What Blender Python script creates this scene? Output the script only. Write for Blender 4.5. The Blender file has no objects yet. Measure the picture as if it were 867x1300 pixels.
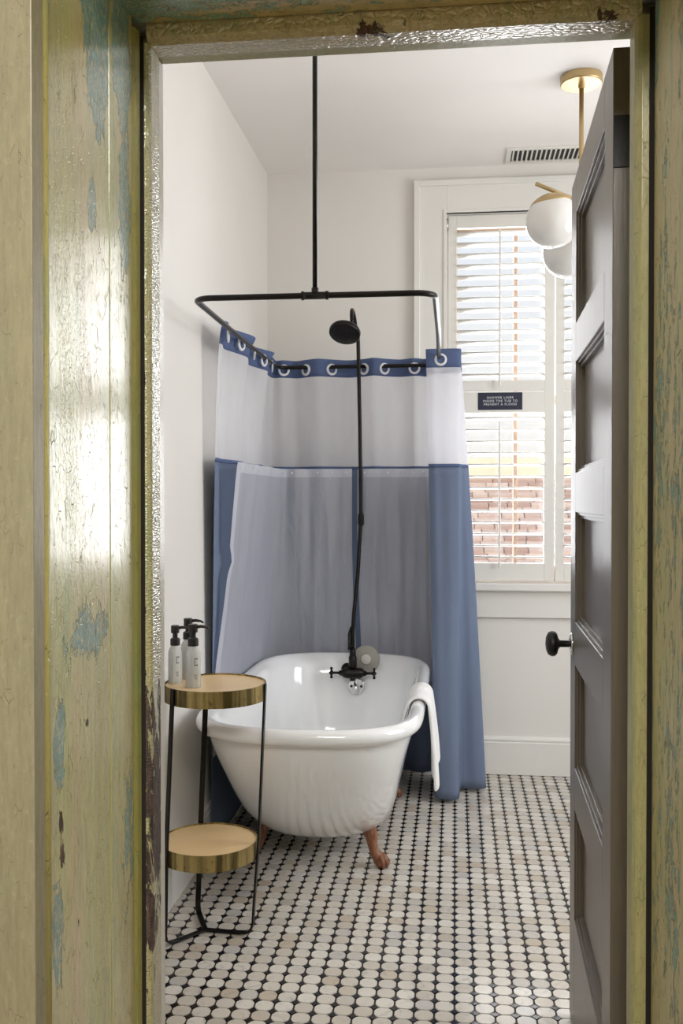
import bpy, bmesh, math, random
from mathutils import Vector, Matrix
random.seed(7)
PI = math.pi
sc = bpy.context.scene

# ------------------------------------------------------------------ camera
cd = bpy.data.cameras.new('camera')
cam = bpy.data.objects.new('camera', cd)
sc.collection.objects.link(cam)
cd.sensor_fit = 'VERTICAL'; cd.sensor_height = 36.0
cd.lens = 36.0 * 1230.0 / 1300.0
cd.clip_start = 0.05
cam.location = (0, 0, 1.28)
cam.rotation_euler = (math.radians(90 - 0.75), 0, math.radians(6.68))
sc.camera = cam

# ------------------------------------------------------------------ exposure, world, lights
vs = sc.view_settings
vs.view_transform = 'Standard'; vs.look = 'None'; vs.gamma = 1.0; vs.use_curve_mapping = False
vs.exposure = 0.0
sc.cycles.use_denoising = True
sc.cycles.max_bounces = 12; sc.cycles.diffuse_bounces = 6; sc.cycles.glossy_bounces = 5
sc.cycles.transparent_max_bounces = 24; sc.cycles.transmission_bounces = 8
sc.cycles.sample_clamp_indirect = 6.0
sc.cycles.caustics_reflective = False; sc.cycles.caustics_refractive = False

world = bpy.data.worlds.new('sky'); sc.world = world
world.use_nodes = True
wn = world.node_tree.nodes; wl = world.node_tree.links
bg = wn['Background']
tc = wn.new('ShaderNodeTexCoord'); sep = wn.new('ShaderNodeSeparateXYZ')
wl.new(tc.outputs['Generated'], sep.inputs[0])
rmp = wn.new('ShaderNodeValToRGB'); wl.new(sep.outputs['Z'], rmp.inputs[0])
rmp.color_ramp.elements[0].position = 0.0; rmp.color_ramp.elements[0].color = (1.0, 0.97, 0.92, 1)
rmp.color_ramp.elements[1].position = 0.6; rmp.color_ramp.elements[1].color = (0.62, 0.78, 1.0, 1)
wl.new(rmp.outputs[0], bg.inputs[0]); bg.inputs[1].default_value = 1.0

def area(name, loc, rot, sx, sy, power, color=(1, 1, 1)):
    l = bpy.data.lights.new(name, 'AREA'); l.shape = 'RECTANGLE'; l.size = sx; l.size_y = sy
    l.energy = power; l.color = color
    o = bpy.data.objects.new(name, l); sc.collection.objects.link(o)
    o.location = loc; o.rotation_euler = rot
    return o
sun = bpy.data.lights.new('sun', 'SUN'); sun.energy = 2.5; sun.angle = math.radians(3); sun.color = (1, .95, .87)
so = bpy.data.objects.new('sun', sun); sc.collection.objects.link(so)
so.rotation_euler = Vector((-0.35, 0.75, -0.75)).to_track_quat('-Z', 'Y').to_euler()      # behind the house, falls on the neighbour's roof
# added fill light for the bathroom, at an invented opening in the unseen right wall
area('added_side_fill', (2.18, 3.0, 1.75), (0, math.radians(90), 0), 1.6, 1.3, 42, (.97, .98, 1.0))
# daylight entering by the window seen (fills the opening just inside the sash glass)
area('daylight_back_window', (0.455, 4.75, 1.75), (math.radians(-90), 0, 0), .9, 1.6, 56, (.97, .98, 1.0))
# added overhead fill in the unseen hall, brightens the door frame
area('added_hall_fill', (0.08, -0.6, 2.6), (0, 0, 0), 1.2, 1.2, 96, (1, .98, .94))

# ------------------------------------------------------------------ node helpers
class NT:
    def __init__(s, name):
        s.m = bpy.data.materials.new(name); s.m.use_nodes = True
        s.t = s.m.node_tree; s.n = s.t.nodes; s.l = s.t.links
        s.b = s.n['Principled BSDF']; s.out = s.n['Material Output']
    def node(s, ty, **k):
        n = s.n.new(ty)
        for a, v in k.items(): setattr(n, a, v)
        return n
    def set(s, sock, v):
        if hasattr(v, 'is_output') or isinstance(v, bpy.types.NodeSocket): s.l.new(v, sock)
        elif isinstance(v, (tuple, list)) and len(v) == 3 and sock.type == 'RGBA': sock.default_value = (*v, 1)
        else: sock.default_value = v
    def math(s, op, a, b=0.0, c=None, clamp=False):
        n = s.node('ShaderNodeMath', operation=op, use_clamp=clamp)
        s.set(n.inputs[0], a); s.set(n.inputs[1], b)
        if c is not None: s.set(n.inputs[2], c)
        return n.outputs[0]
    def mix(s, f, a, b):
        n = s.node('ShaderNodeMix', data_type='RGBA')
        s.set(n.inputs[0], f); s.set(n.inputs[6], a); s.set(n.inputs[7], b)
        return n.outputs[2]
    def pos(s):
        if not hasattr(s, '_pos'): s._pos = s.node('ShaderNodeNewGeometry').outputs['Position']
        return s._pos
    def mapping(s, v, scale=(1, 1, 1), loc=(0, 0, 0)):
        n = s.node('ShaderNodeMapping'); s.set(n.inputs[0], v)
        n.inputs['Scale'].default_value = scale; n.inputs['Location'].default_value = loc
        return n.outputs[0]
    def noise(s, v, scale, detail=4, rough=.55, dist=0):
        n = s.node('ShaderNodeTexNoise'); s.set(n.inputs['Vector'], v)
        n.inputs['Scale'].default_value = scale; n.inputs['Detail'].default_value = detail
        n.inputs['Roughness'].default_value = rough; n.inputs['Distortion'].default_value = dist
        return n.outputs[0]
    def voro(s, v, scale, feat='DISTANCE_TO_EDGE'):
        n = s.node('ShaderNodeTexVoronoi', feature=feat); s.set(n.inputs['Vector'], v)
        n.inputs['Scale'].default_value = scale
        return n.outputs['Distance']
    def range(s, v, a, b, c=0., d=1.):
        n = s.node('ShaderNodeMapRange'); s.set(n.inputs[0], v)
        for i, x in enumerate((a, b, c, d)): n.inputs[i + 1].default_value = x
        return n.outputs[0]
    def node_warp(s, v, amt):
        n = s.node('ShaderNodeTexNoise'); s.set(n.inputs['Vector'], v); n.inputs['Scale'].default_value = 14; n.inputs['Detail'].default_value = 3
        m = s.node('ShaderNodeVectorMath', operation='MULTIPLY_ADD'); s.l.new(n.outputs['Color'], m.inputs[0]); m.inputs[1].default_value = (amt, amt, amt * 2); s.set(m.inputs[2], v)
        return m.outputs[0]
    def bump(s, h, strength, dist, prev=None):
        n = s.node('ShaderNodeBump'); s.set(n.inputs['Height'], h)
        n.inputs['Strength'].default_value = strength; n.inputs['Distance'].default_value = dist
        if prev is not None: s.l.new(prev, n.inputs['Normal'])
        return n.outputs[0]
    def ell(s, c, r):      # a soft ellipsoid: 1 in its middle, 0 at its rim
        a = s.node('ShaderNodeVectorMath', operation='SUBTRACT'); s.set(a.inputs[0], s.pos()); a.inputs[1].default_value = c
        d = s.node('ShaderNodeVectorMath', operation='DIVIDE'); s.l.new(a.outputs[0], d.inputs[0]); d.inputs[1].default_value = r
        e = s.node('ShaderNodeVectorMath', operation='LENGTH'); s.l.new(d.outputs[0], e.inputs[0])
        return s.range(e.outputs['Value'], 1.0, 0.0)

def srgb(r, g, b):
    f = lambda c: (c / 255 / 12.92) if c / 255 <= .04045 else ((c / 255 + .055) / 1.055) ** 2.4
    return (f(r), f(g), f(b))

def simple(name, col, rough=.5, metal=0., noise=0., nscale=20, bump=0., bdist=.002, coat=0., spec=None):
    t = NT(name)
    t.b.inputs['Roughness'].default_value = rough; t.b.inputs['Metallic'].default_value = metal
    t.b.inputs['Coat Weight'].default_value = coat
    if spec is not None: t.b.inputs['Specular IOR Level'].default_value = spec
    nz = t.noise(t.pos(), nscale, 5)
    dark = tuple(c * (1 - noise) for c in col); lite = tuple(min(1, c * (1 + noise)) for c in col)
    t.set(t.b.inputs['Base Color'], t.mix(t.range(nz, .3, .7), dark, lite))
    if bump: t.l.new(t.bump(nz, bump, bdist), t.b.inputs['Normal'])
    return t.m

def peel(name, base, base2, teal=.3, brown=.1, patches=(), browns=(), rough=.3, seed=0, bump=.5, brown_col=srgb(92, 62, 45), streak=(8, 8, 1.2), tealcol=srgb(100, 146, 138), coat=.85, craze=0., crack=1., green=.5):
    """old crazed oil paint: a top coat that has flaked off teal paint and, in places, off bare wood"""
    t = NT(name); p = t.mapping(t.pos(), (1, 1, 1), (seed * 1.7, seed * .9, seed * 2.3))
    ps = t.mapping(p, streak)
    along = (22, 22, 11) if streak[0] > 4 else (11, 22, 22)
    big = t.noise(ps, 1.6, 6, .62)
    fine = t.noise(t.mapping(p, (60, 60, 9)), 3.0, 6, .65)
    flake = t.noise(t.mapping(p, along), 2.2, 8, .70, .6)
    speck = t.noise(t.mapping(p, (70, 70, 38)), 2.6, 5, .7, .4)
    crk = t.voro(t.mapping(t.node_warp(p, .012), (46, 46, 17)), 2.2)
    crk2 = t.voro(t.mapping(t.node_warp(p, .008), (110, 110, 50)), 2.0)
    bsum = t.math('MULTIPLY_ADD', big, .45, t.math('MULTIPLY', flake, .45)); bsum = t.math('MULTIPLY_ADD', speck, .10, bsum)
    tv = bsum
    for c, r, w in patches:
        tv = t.math('MULTIPLY_ADD', t.ell(c, r), w, tv)
    th = .70 - teal * .25
    tm = t.range(tv, th, th + .010)
    rim = t.math('SUBTRACT', t.range(tv, th - .014, th - .002), tm, clamp=True)
    bv = t.noise(t.mapping(p, (16, 16, 5), (3, 5, 7)), 2.0, 8, .7, .8)
    bv = t.math('MULTIPLY_ADD', speck, .12, bv)
    for c, r, w in browns:
        bv = t.math('MULTIPLY_ADD', t.ell(c, r), w, bv)
    bh = .84 - brown * .25
    bm = t.range(bv, bh, bh + .012)
    yel = t.range(t.noise(t.mapping(p, (9, 9, .7), (1, 2, 3)), 1.3, 5, .6), .36, .62)
    col = t.mix(yel, base, base2)
    grn = t.math('MULTIPLY', t.range(t.noise(t.mapping(p, (26, 26, 3), (5, 1, 9)), 1.8, 7, .68, .5), .50, .66), green)
    col = t.mix(grn, col, srgb(128, 156, 112))
    col = t.mix(t.range(fine, .40, .72, 0, .5), col, tuple(c * .55 for c in base))
    col = t.mix(t.range(speck, .30, .44, .35, 0), col, tuple(min(1, c * 1.35 + .02) for c in base))
    tealc = t.mix(t.range(flake, .4, .6), tuple(c * .8 for c in tealcol), tuple(c * 1.2 + .03 for c in tealcol))
    tealc = t.mix(t.range(speck, .52, .60, 0, .8), tealc, base)
    col = t.mix(tm, col, tealc)
    col = t.mix(t.math('MULTIPLY', rim, .55), col, tuple(c * .3 for c in base))
    col = t.mix(bm, col, t.mix(t.range(fine, .4, .6), brown_col, tuple(c * .35 for c in brown_col)))
    cm = t.math('MULTIPLY', t.range(crk, .0, .035, 1, 0), t.range(flake, .53 - .04 * crack, .62))
    cm2 = t.math('MULTIPLY', t.range(crk2, .0, .05, 1, 0), t.range(big, .56, .70))
    cm = t.math('MAXIMUM', cm, t.math('MULTIPLY', cm2, .55 * crack))
    col = t.mix(t.math('MULTIPLY', cm, .75), col, tuple(c * .2 for c in base))
    t.set(t.b.inputs['Base Color'], col)
    t.set(t.b.inputs['Coat Weight'], t.math('MULTIPLY_ADD', bm, -coat * .9, coat))
    t.set(t.b.inputs['Roughness'], t.math('MULTIPLY_ADD', bm, .35, t.math('MULTIPLY_ADD', fine, .12, rough)))
    t.b.inputs['Coat Roughness'].default_value = .15; t.b.inputs['Coat IOR'].default_value = 1.85
    h = t.math('MULTIPLY', t.math('ADD', t.math('MULTIPLY', tm, .8), t.math('MULTIPLY', bm, 1.3)), -1)
    n1 = t.bump(h, bump, .003)
    n2 = t.bump(t.math('MULTIPLY', cm, -1), .5 * bump, .003, n1)
    n3 = t.bump(fine, .2 * bump, .0025, n2)
    if craze: n3 = t.bump(t.math('MINIMUM', t.voro(t.mapping(t.node_warp(p, .006), (70, 150, 70) if streak[0] < 4 else (60, 60, 200)), 1.0), .25), craze, .02, n3)
    n4 = t.bump(flake, .3 * bump, .005, n3)
    t.l.new(n4, t.b.inputs['Normal']); t.l.new(n3, t.b.inputs['Coat Normal'])
    return t.m

M = {}
M['wall'] = simple('wall_paint', srgb(226, 223, 218), .55, noise=.012, nscale=3, bump=.06)
M['ceil'] = simple('ceiling_paint', srgb(238, 235, 232), .7, noise=.02, nscale=2)
M['trim'] = simple('white_trim_paint', srgb(228, 226, 221), .32, noise=.01, nscale=6, bump=.04)
M['slat'] = simple('shutter_paint', srgb(226, 224, 218), .38, noise=.01)
M['black'] = simple('blackened_metal', srgb(30, 27, 25), .32, .6, noise=.25, nscale=40)
M['blackpl'] = simple('black_plastic', srgb(22, 22, 23), .35, noise=.1)
M['tub'] = simple('white_enamel', srgb(236, 237, 238), .10, noise=.006, nscale=5, coat=.6)
M['chrome'] = simple('chrome', (.75, .75, .76), .12, 1., noise=.03)
M['grout'] = simple('black_grout', srgb(36, 33, 33), .55, noise=.25, nscale=60, bump=.2)
M['dot'] = simple('black_dot_tile', srgb(30, 28, 33), .12, noise=.2, nscale=50)
M['grommet'] = simple('white_plastic', srgb(225, 225, 228), .3, noise=.01)
M['opal'] = simple('opal_glass', srgb(232, 231, 228), .06, noise=.005, coat=.7)
M['rubber'] = simple('grey_rubber', srgb(150, 147, 138), .5, noise=.03)
M['rubberlight'] = simple('pale_rubber', srgb(190, 187, 180), .5, noise=.03)
M['sign'] = simple('navy_plastic', srgb(32, 38, 60), .3, noise=.05)
M['ink'] = simple('white_lettering', srgb(225, 226, 230), .5)
M['hinge'] = simple('black_iron', srgb(14, 13, 12), .45, .1, noise=.4, nscale=60, bump=.3)
M['ventdark'] = simple('vent_void', srgb(60, 59, 60), .8, noise=.1)
M['sash'] = simple('tan_sash_paint', srgb(186, 158, 138), .45, noise=.04)
M['hallwall'] = simple('hall_wall_paint', srgb(190, 186, 160), .6, noise=.02)
M['hallfloor'] = simple('hall_floor_boards', srgb(110, 80, 55), .35, noise=.2, nscale=4)
M['siding'] = simple('cream_siding', srgb(238, 228, 200), .6, noise=.03, nscale=3)
M['ground'] = simple('yard_grass', srgb(110, 118, 84), .9, noise=.2, nscale=1)

def wood(name, a, b):
    t = NT(name)
    nz = t.noise(t.mapping(t.pos(), (30, 30, 8)), 3, 7, .6, 1.2)
    t.set(t.b.inputs['Base Color'], t.mix(t.range(nz, .35, .65), a, b))
    t.b.inputs['Roughness'].default_value = .38
    t.l.new(t.bump(nz, .5, .003), t.b.inputs['Normal'])
    return t.m
M['foot'] = wood('tub_foot_wood', srgb(150, 100, 70), srgb(98, 58, 42))

def brass(name, stain):
    t = NT(name)
    ang = t.noise(t.mapping(t.pos(), (34, 34, 1.5)), 1.3, 3, .5)
    bl = t.noise(t.pos(), 55, 6, .7)
    c = t.mix(t.range(ang, .40, .60), srgb(92, 80, 46), srgb(170, 150, 96))
    edge = t.noise(t.mapping(t.pos(), (60, 60, 30)), 2, 6, .7)
    c = t.mix(t.math('MULTIPLY', t.range(edge, .60 - stain * .1, .66 - stain * .1), .6), c, srgb(84, 50, 34))
    t.set(t.b.inputs['Base Color'], c); t.b.inputs['Metallic'].default_value = .7
    t.set(t.b.inputs['Roughness'], t.range(bl, .3, .7, .28, .45))
    return t.m
M['brassband'] = brass('tarnished_brass', .2)
M['brass'] = simple('satin_brass', srgb(190, 165, 120), .34, .8, noise=.06)
M['traytop'] = simple('tan_tray_lining', srgb(232, 200, 150), .28, noise=.05, nscale=6, coat=.2)

def doorpaint():
    t = NT('door_paint')
    fine = t.noise(t.mapping(t.pos(), (45, 45, 5)), 3, 6, .6)
    t.set(t.b.inputs['Base Color'], t.mix(t.range(fine, .3, .7), srgb(98, 90, 80), srgb(108, 100, 90)))
    t.b.inputs['Roughness'].default_value = .36
    t.b.inputs['Coat Weight'].default_value = .3; t.b.inputs['Coat Roughness'].default_value = .34; t.b.inputs['Coat IOR'].default_value = 1.5
    n = t.bump(fine, .22, .002); n = t.bump(t.noise(t.pos(), 14, 3), .15, .004, n)
    t.l.new(n, t.b.inputs['Normal']); t.l.new(n, t.b.inputs['Coat Normal'])
    return t.m
M['door'] = doorpaint()

def marble():
    t = NT('marble_tile')
    oi = t.node('ShaderNodeObjectInfo').outputs['Random']
    isl = t.node('ShaderNodeNewGeometry').outputs['Random Per Island']
    r = t.math('FRACT', t.math('ADD', oi, isl))
    r2 = t.math('FRACT', t.math('MULTIPLY', r, 17.31)); r3 = t.math('FRACT', t.math('MULTIPLY', r, 61.7))
    off = t.node('ShaderNodeCombineXYZ'); t.set(off.inputs[2], t.math('MULTIPLY', r, 30.))
    v = t.node('ShaderNodeVectorMath', operation='ADD'); t.l.new(t.pos(), v.inputs[0]); t.l.new(off.outputs[0], v.inputs[1])
    vein = t.noise(v.outputs[0], 26, 6, .6, 1.5)
    c = t.mix(r2, srgb(192, 184, 172), srgb(216, 211, 203))
    c = t.mix(t.range(r3, .80, 1.0, 0, .6), c, srgb(172, 170, 170))
    c = t.mix(t.math('MULTIPLY', t.range(r2, .15, 0.0), .4), c, srgb(184, 163, 138))
    c = t.mix(t.range(vein, .54, .72, 0, .45), c, srgb(140, 136, 134))
    t.set(t.b.inputs['Base Color'], c)
    t.b.inputs['Roughness'].default_value = .16
    t.l.new(t.bump(t.noise(t.pos(), 40, 3), .08, .002), t.b.inputs['Normal'])
    return t.m
M['tile'] = marble()

def cloth(name, col, transp=0., transl=.3, weave=900, rough=.8, fold=0., sheen=.2):
    t = NT(name); t.n.remove(t.b)
    d = t.node('ShaderNodeBsdfDiffuse'); tr = t.node('ShaderNodeBsdfTranslucent'); tp = t.node('ShaderNodeBsdfTransparent')
    nz = t.noise(t.mapping(t.pos(), (1, 1, .4)), 9, 5, .6)
    c = t.mix(t.range(nz, .3, .7), tuple(x * .95 for x in col), tuple(min(1, x * 1.04) for x in col))
    t.set(d.inputs[0], c); t.set(tr.inputs[0], c)
    b = t.bump(t.noise(t.mapping(t.pos(), (1, 1, .35)), 13, 6, .6, .6), .35 + fold, .008 + .016 * fold)
    b = t.bump(t.noise(t.pos(), weave, 2), .1, .0006, b)
    t.l.new(b, d.inputs['Normal']); t.l.new(b, tr.inputs['Normal'])
    m1 = t.node('ShaderNodeMixShader'); m1.inputs[0].default_value = transl
    t.l.new(d.outputs[0], m1.inputs[1]); t.l.new(tr.outputs[0], m1.inputs[2])
    last = m1.outputs[0]
    if transp < 0:
        g = t.node('ShaderNodeBsdfGlossy'); g.inputs['Roughness'].default_value = .35; t.l.new(b, g.inputs['Normal'])
    if transp:
        m2 = t.node('ShaderNodeMixShader'); m2.inputs[0].default_value = transp
        t.l.new(last, m2.inputs[1]); t.l.new(tp.outputs[0], m2.inputs[2]); last = m2.outputs[0]
    t.l.new(last, t.out.inputs[0])
    return t.m
M['blueband'] = cloth('blue_cotton_band', srgb(104, 120, 158), 0, .22)
M['blue'] = cloth('blue_cotton', srgb(122, 135, 160), 0, .2)
M['sheer'] = cloth('white_sheer_mesh', srgb(240, 241, 248), .34, .45)
M['liner'] = cloth('translucent_liner', srgb(232, 232, 238), .30, .45, fold=.5)
M['linerband'] = cloth('liner_header', srgb(232, 233, 240), .12, .4)
M['towel'] = cloth('white_terry', srgb(240, 240, 240), 0, .1, weave=260, fold=.6)

def frosted():
    t = NT('frosted_bottle')
    t.b.inputs['Base Color'].default_value = (*srgb(236, 238, 234), 1)
    t.b.inputs['Roughness'].default_value = .35
    t.b.inputs['Transmission Weight'].default_value = .55; t.b.inputs['IOR'].default_value = 1.3
    return t.m
M['bottle'] = frosted()
def glass():
    t = NT('window_glass'); t.n.remove(t.b)
    tp = t.node('ShaderNodeBsdfTransparent'); g = t.node('ShaderNodeBsdfGlossy'); g.inputs['Roughness'].default_value = .02
    m = t.node('ShaderNodeMixShader'); f = t.node('ShaderNodeFresnel'); f.inputs[0].default_value = 1.45
    t.l.new(f.outputs[0], m.inputs[0]); t.l.new(tp.outputs[0], m.inputs[1]); t.l.new(g.outputs[0], m.inputs[2])
    t.l.new(m.outputs[0], t.out.inputs[0]); return t.m
M['glass'] = glass()
def shingle():
    t = NT('roof_shingles')
    isl = t.node('ShaderNodeNewGeometry').outputs['Random Per Island']
    nz = t.noise(t.pos(), 30, 4)
    c = t.mix(isl, srgb(178, 146, 132), srgb(222, 200, 186)); c = t.mix(t.range(nz, .5, .8, 0, .3), c, srgb(120, 96, 86))
    t.set(t.b.inputs['Base Color'], c); t.b.inputs['Roughness'].default_value = .9
    return t.m
M['shingle'] = shingle()

CR, OL = srgb(206, 188, 130), srgb(194, 196, 118)
M['casing'] = peel('casing_old_paint', srgb(160, 151, 122), srgb(149, 143, 118), teal=-.2, brown=-.3, rough=.45, seed=1, bump=.4, coat=.1, green=.1, crack=-.2,
    patches=[((-.53, 1.14, 1.735), (.03, .05, .012), .22), ((-.535, 1.14, 1.845), (.008, .05, .015), .22), ((-.545, 1.14, 1.525), (.012, .05, .012), .22)])
M['edge'] = peel('casing_edge_paint', srgb(196, 184, 112), srgb(180, 172, 96), teal=.25, brown=.25, rough=.45, seed=2, bump=1., coat=.3)
M['jambL'] = peel('jamb_old_paint', CR, OL, teal=.06, brown=.0, rough=.24, seed=3, bump=.7,
    patches=[((-.52, 1.372, 1.985), (.2, .08, .27), .60), ((-.52, 1.29, 2.03), (.2, .13, .07), .6), ((-.52, 1.35, 1.70), (.2, .026, .072), .44),
             ((-.52, 1.33, 1.09), (.2, .13, .07), .30), ((-.52, 1.225, .95), (.2, .035, .12), .34), ((-.52, 1.22, .70), (.2, .035, .14), .36), ((-.52, 1.22, .45), (.2, .035, .14), .3)],
    browns=[((-.52, 1.32, .96), (.2, .03, .03), .30), ((-.52, 1.23, .85), (.2, .02, .04), .34), ((-.52, 1.235, .80), (.2, .02, .03), .34), ((-.52, 1.29, .69), (.2, .03, .03), .25)])
M['jambL2'] = peel('jamb_board_paint', CR, OL, teal=.16, brown=.05, rough=.25, seed=4, bump=.8,
    patches=[((-.52, 1.47, 1.98), (.2, .07, .14), .45), ((-.52, 1.48, 1.75), (.2, .05, .18), .26), ((-.52, 1.5, .75), (.2, .05, .2), .2)], browns=[((-.52, 1.46, .5), (.2, .03, .1), .2)])
M['bead'] = peel('bead_paint', srgb(168, 158, 88), srgb(150, 150, 84), teal=.35, brown=.0, rough=.45, seed=5, bump=.8, coat=.2)
M['stopL'] = peel('stop_old_paint', srgb(190, 180, 140), srgb(180, 176, 128), teal=-.05, brown=.02, rough=.24, seed=6, bump=1., craze=.25,
    brown_col=srgb(96, 78, 72), browns=[((-.5, 1.58, .86), (.2, .2, .26), .36), ((-.5, 1.58, .60), (.2, .2, .26), .30), ((-.515, 1.55, 1.49), (.012, .03, .09), .5), ((-.515, 1.55, 1.1), (.012, .03, .03), .4)])
M['header'] = peel('header_old_paint', srgb(214, 194, 140), srgb(196, 178, 122), tealcol=srgb(104, 158, 136), teal=.78, brown=.35, rough=.3, seed=7, bump=.9, streak=(1.6, 8, 8), brown_col=srgb(110, 84, 56))
M['headstop'] = peel('header_stop_paint', srgb(206, 192, 154), srgb(198, 184, 144), teal=-.05, brown=.05, rough=.2, seed=8, bump=1.2, streak=(1.6, 8, 8), craze=.32,
    browns=[((-.12, 1.56, 2.035), (.07, .05, .03), .35), ((.24, 1.56, 2.035), (.05, .05, .03), .35)])
M['jambR'] = peel('right_jamb_paint', srgb(206, 188, 140), srgb(188, 184, 128), teal=.60, brown=.42, rough=.4, seed=9, bump=1.2, coat=.25,
    patches=[((.31, 1.55, 2.0), (.2, .06, .25), .12)], browns=[((.31, 1.56, .55), (.2, .03, .06), .3)])
M['stopR'] = peel('right_stop_paint', srgb(172, 164, 116), srgb(176, 172, 120), teal=.25, brown=.3, rough=.42, seed=10, bump=.9, coat=.25)
M['gap'] = simple('dark_joint', srgb(34, 27, 22), .9)

# ------------------------------------------------------------------ geometry helpers
col = sc.collection
def bm_new(): return bmesh.new()
def link(name, bm, mat, parent=None, smooth=False, bevel=0., solid=0., origin=None, segs=2):
    me = bpy.data.meshes.new(name)
    bmesh.ops.recalc_face_normals(bm, faces=bm.faces)
    bm.to_mesh(me); bm.free()
    if origin is not None: me.transform(Matrix.Translation(-Vector(origin)))
    me.materials.append(mat)
    if smooth:
        for p in me.polygons: p.use_smooth = True
    o = bpy.data.objects.new(name, me); col.objects.link(o)
    if origin is not None: o.location = origin
    if parent: 
        o.parent = parent
        q = parent
        while q: o.location = o.location - q.location; q = q.parent
    if solid:
        md = o.modifiers.new('solid', 'SOLIDIFY'); md.thickness = solid; md.offset = 0
    if bevel:
        md = o.modifiers.new('bevel', 'BEVEL'); md.width = bevel; md.segments = segs; md.limit_method = 'ANGLE'; md.angle_limit = .6
    return o
def box(bm, x0, x1, y0, y1, z0, z1, rot=None, piv=None):
    vs_ = [bm.verts.new((x, y, z)) for x in (x0, x1) for y in (y0, y1) for z in (z0, z1)]
    for f in ((0, 1, 3, 2), (4, 6, 7, 5), (0, 4, 5, 1), (2, 3, 7, 6), (0, 2, 6, 4), (1, 5, 7, 3)): bm.faces.new([vs_[i] for i in f])
    if rot is not None:
        for v in vs_: v.co = Vector(piv) + rot @ (v.co - Vector(piv))
    return vs_
def boxo(name, b, mat, parent=None, bevel=0., **k):
    bm = bm_new(); box(bm, *b)
    c = ((b[0] + b[1]) / 2, (b[2] + b[3]) / 2, (b[4] + b[5]) / 2)
    return link(name, bm, mat, parent, bevel=bevel, origin=c, **k)
def frame_at(d):
    d = Vector(d).normalized(); a = Vector((0, 0, 1)) if abs(d.z) < .95 else Vector((0, 1, 0))
    u = d.cross(a).normalized(); return u, d.cross(u).normalized()
def tube(bm, pts, r, seg=14, closed=False, caps=True):
    pts = [Vector(p) for p in pts]; n = len(pts); rings = []
    u = None
    for i, p in enumerate(pts):
        a = pts[(i - 1) % n] if (closed or i > 0) else p; b = pts[(i + 1) % n] if (closed or i < n - 1) else p
        d = (b - a).normalized()
        if u is None: u, v = frame_at(d)
        else:
            u = (u - d * u.dot(d)).normalized(); v = d.cross(u)
        rr = r[i] if isinstance(r, (list, tuple)) else r
        rings.append([bm.verts.new(p + (u * math.cos(2 * PI * k / seg) + v * math.sin(2 * PI * k / seg)) * rr) for k in range(seg)])
    m = n if closed else n - 1
    for i in range(m):
        A, B = rings[i], rings[(i + 1) % n]
        for k in range(seg): bm.faces.new((A[k], A[(k + 1) % seg], B[(k + 1) % seg], B[k]))
    if not closed and caps:
        bm.faces.new(rings[0][::-1]); bm.faces.new(rings[-1])
def lathe(bm, prof, c=(0, 0, 0), axis=(0, 0, 1), seg=28):
    """prof: (radius, height along axis)"""
    ax = Vector(axis).normalized(); u, v = frame_at(ax); c = Vector(c); rings = []
    for r, h in prof:
        if r < 1e-6: rings.append([bm.verts.new(c + ax * h)])
        else: rings.append([bm.verts.new(c + ax * h + (u * math.cos(2 * PI * k / seg) + v * math.sin(2 * PI * k / seg)) * r) for k in range(seg)])
    for A, B in zip(rings, rings[1:]):
        for k in range(seg):
            k2 = (k + 1) % seg
            if len(A) == 1 and len(B) == 1: continue
            if len(A) == 1: bm.faces.new((A[0], B[k], B[k2]))
            elif len(B) == 1: bm.faces.new((A[k], A[k2], B[0]))
            else: bm.faces.new((A[k], A[k2], B[k2], B[k]))
def torus(bm, c, n, R, r, seg=20, s2=8):
    u, v = frame_at(n); c = Vector(c)
    tube(bm, [c + (u * math.cos(2 * PI * k / seg) + v * math.sin(2 * PI * k / seg)) * R for k in range(seg)], r, s2, closed=True)
def arc(c, u, v, R, a0, a1, n=8):
    c, u, v = Vector(c), Vector(u), Vector(v)
    return [c + (u * math.cos(a0 + (a1 - a0) * i / n) + v * math.sin(a0 + (a1 - a0) * i / n)) * R for i in range(n + 1)]
def empty(name, loc=(0, 0, 0), **props):
    o = bpy.data.objects.new(name, None); col.objects.link(o); o.location = loc; o.empty_display_size = .1
    for k, v in props.items(): o[k] = v
    bpy.context.view_layer.update()
    return o
def tag(o, label, cat=None, group=None, kind=None):
    if label: o['label'] = label
    if cat: o['category'] = cat
    if group: o['group'] = group
    if kind: o['kind'] = kind
    return o
def struct(o, label=None, cat='trim'):
    o['kind'] = 'structure'
    if label: o['label'] = label; o['category'] = cat
    return o
def part(name, bm, mat, parent, **k): return link(name, bm, mat, parent, **k)
def copy_tree(o, parent=None):
    c = o.copy(); col.objects.link(c)
    if parent: c.parent = parent
    for ch in list(o.children): copy_tree(ch, c)
    return c
def prism(bm, prof, p0, p1, ax_u, ax_v):
    """extrude a closed profile [(u,v)] from p0 to p1"""
    U, V = Vector(ax_u), Vector(ax_v)
    A = [bm.verts.new(Vector(p0) + U * a + V * b) for a, b in prof]; B = [bm.verts.new(Vector(p1) + U * a + V * b) for a, b in prof]
    n = len(prof)
    for i in range(n): bm.faces.new((A[i], A[(i + 1) % n], B[(i + 1) % n], B[i]))
    bm.faces.new(A[::-1]); bm.faces.new(B)

# ------------------------------------------------------------------ room shell
XL, XR, YB, YF, ZC = -.89, 2.2, 4.56, 1.70, 2.825
boxf = lambda n, b, m, l, c: struct(boxo(n, b, M[m]), l, c)
boxf('wall_left', (XL - .1, XL, YF, YB + .1, -.02, ZC), 'wall', 'plain white bathroom wall left of the bathtub', 'wall')
boxf('ceiling', (XL - .1, XR + .1, YF - .02, YB + .1, ZC, ZC + .1), 'ceil', 'white painted bathroom ceiling above the tub', 'ceiling')
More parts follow.
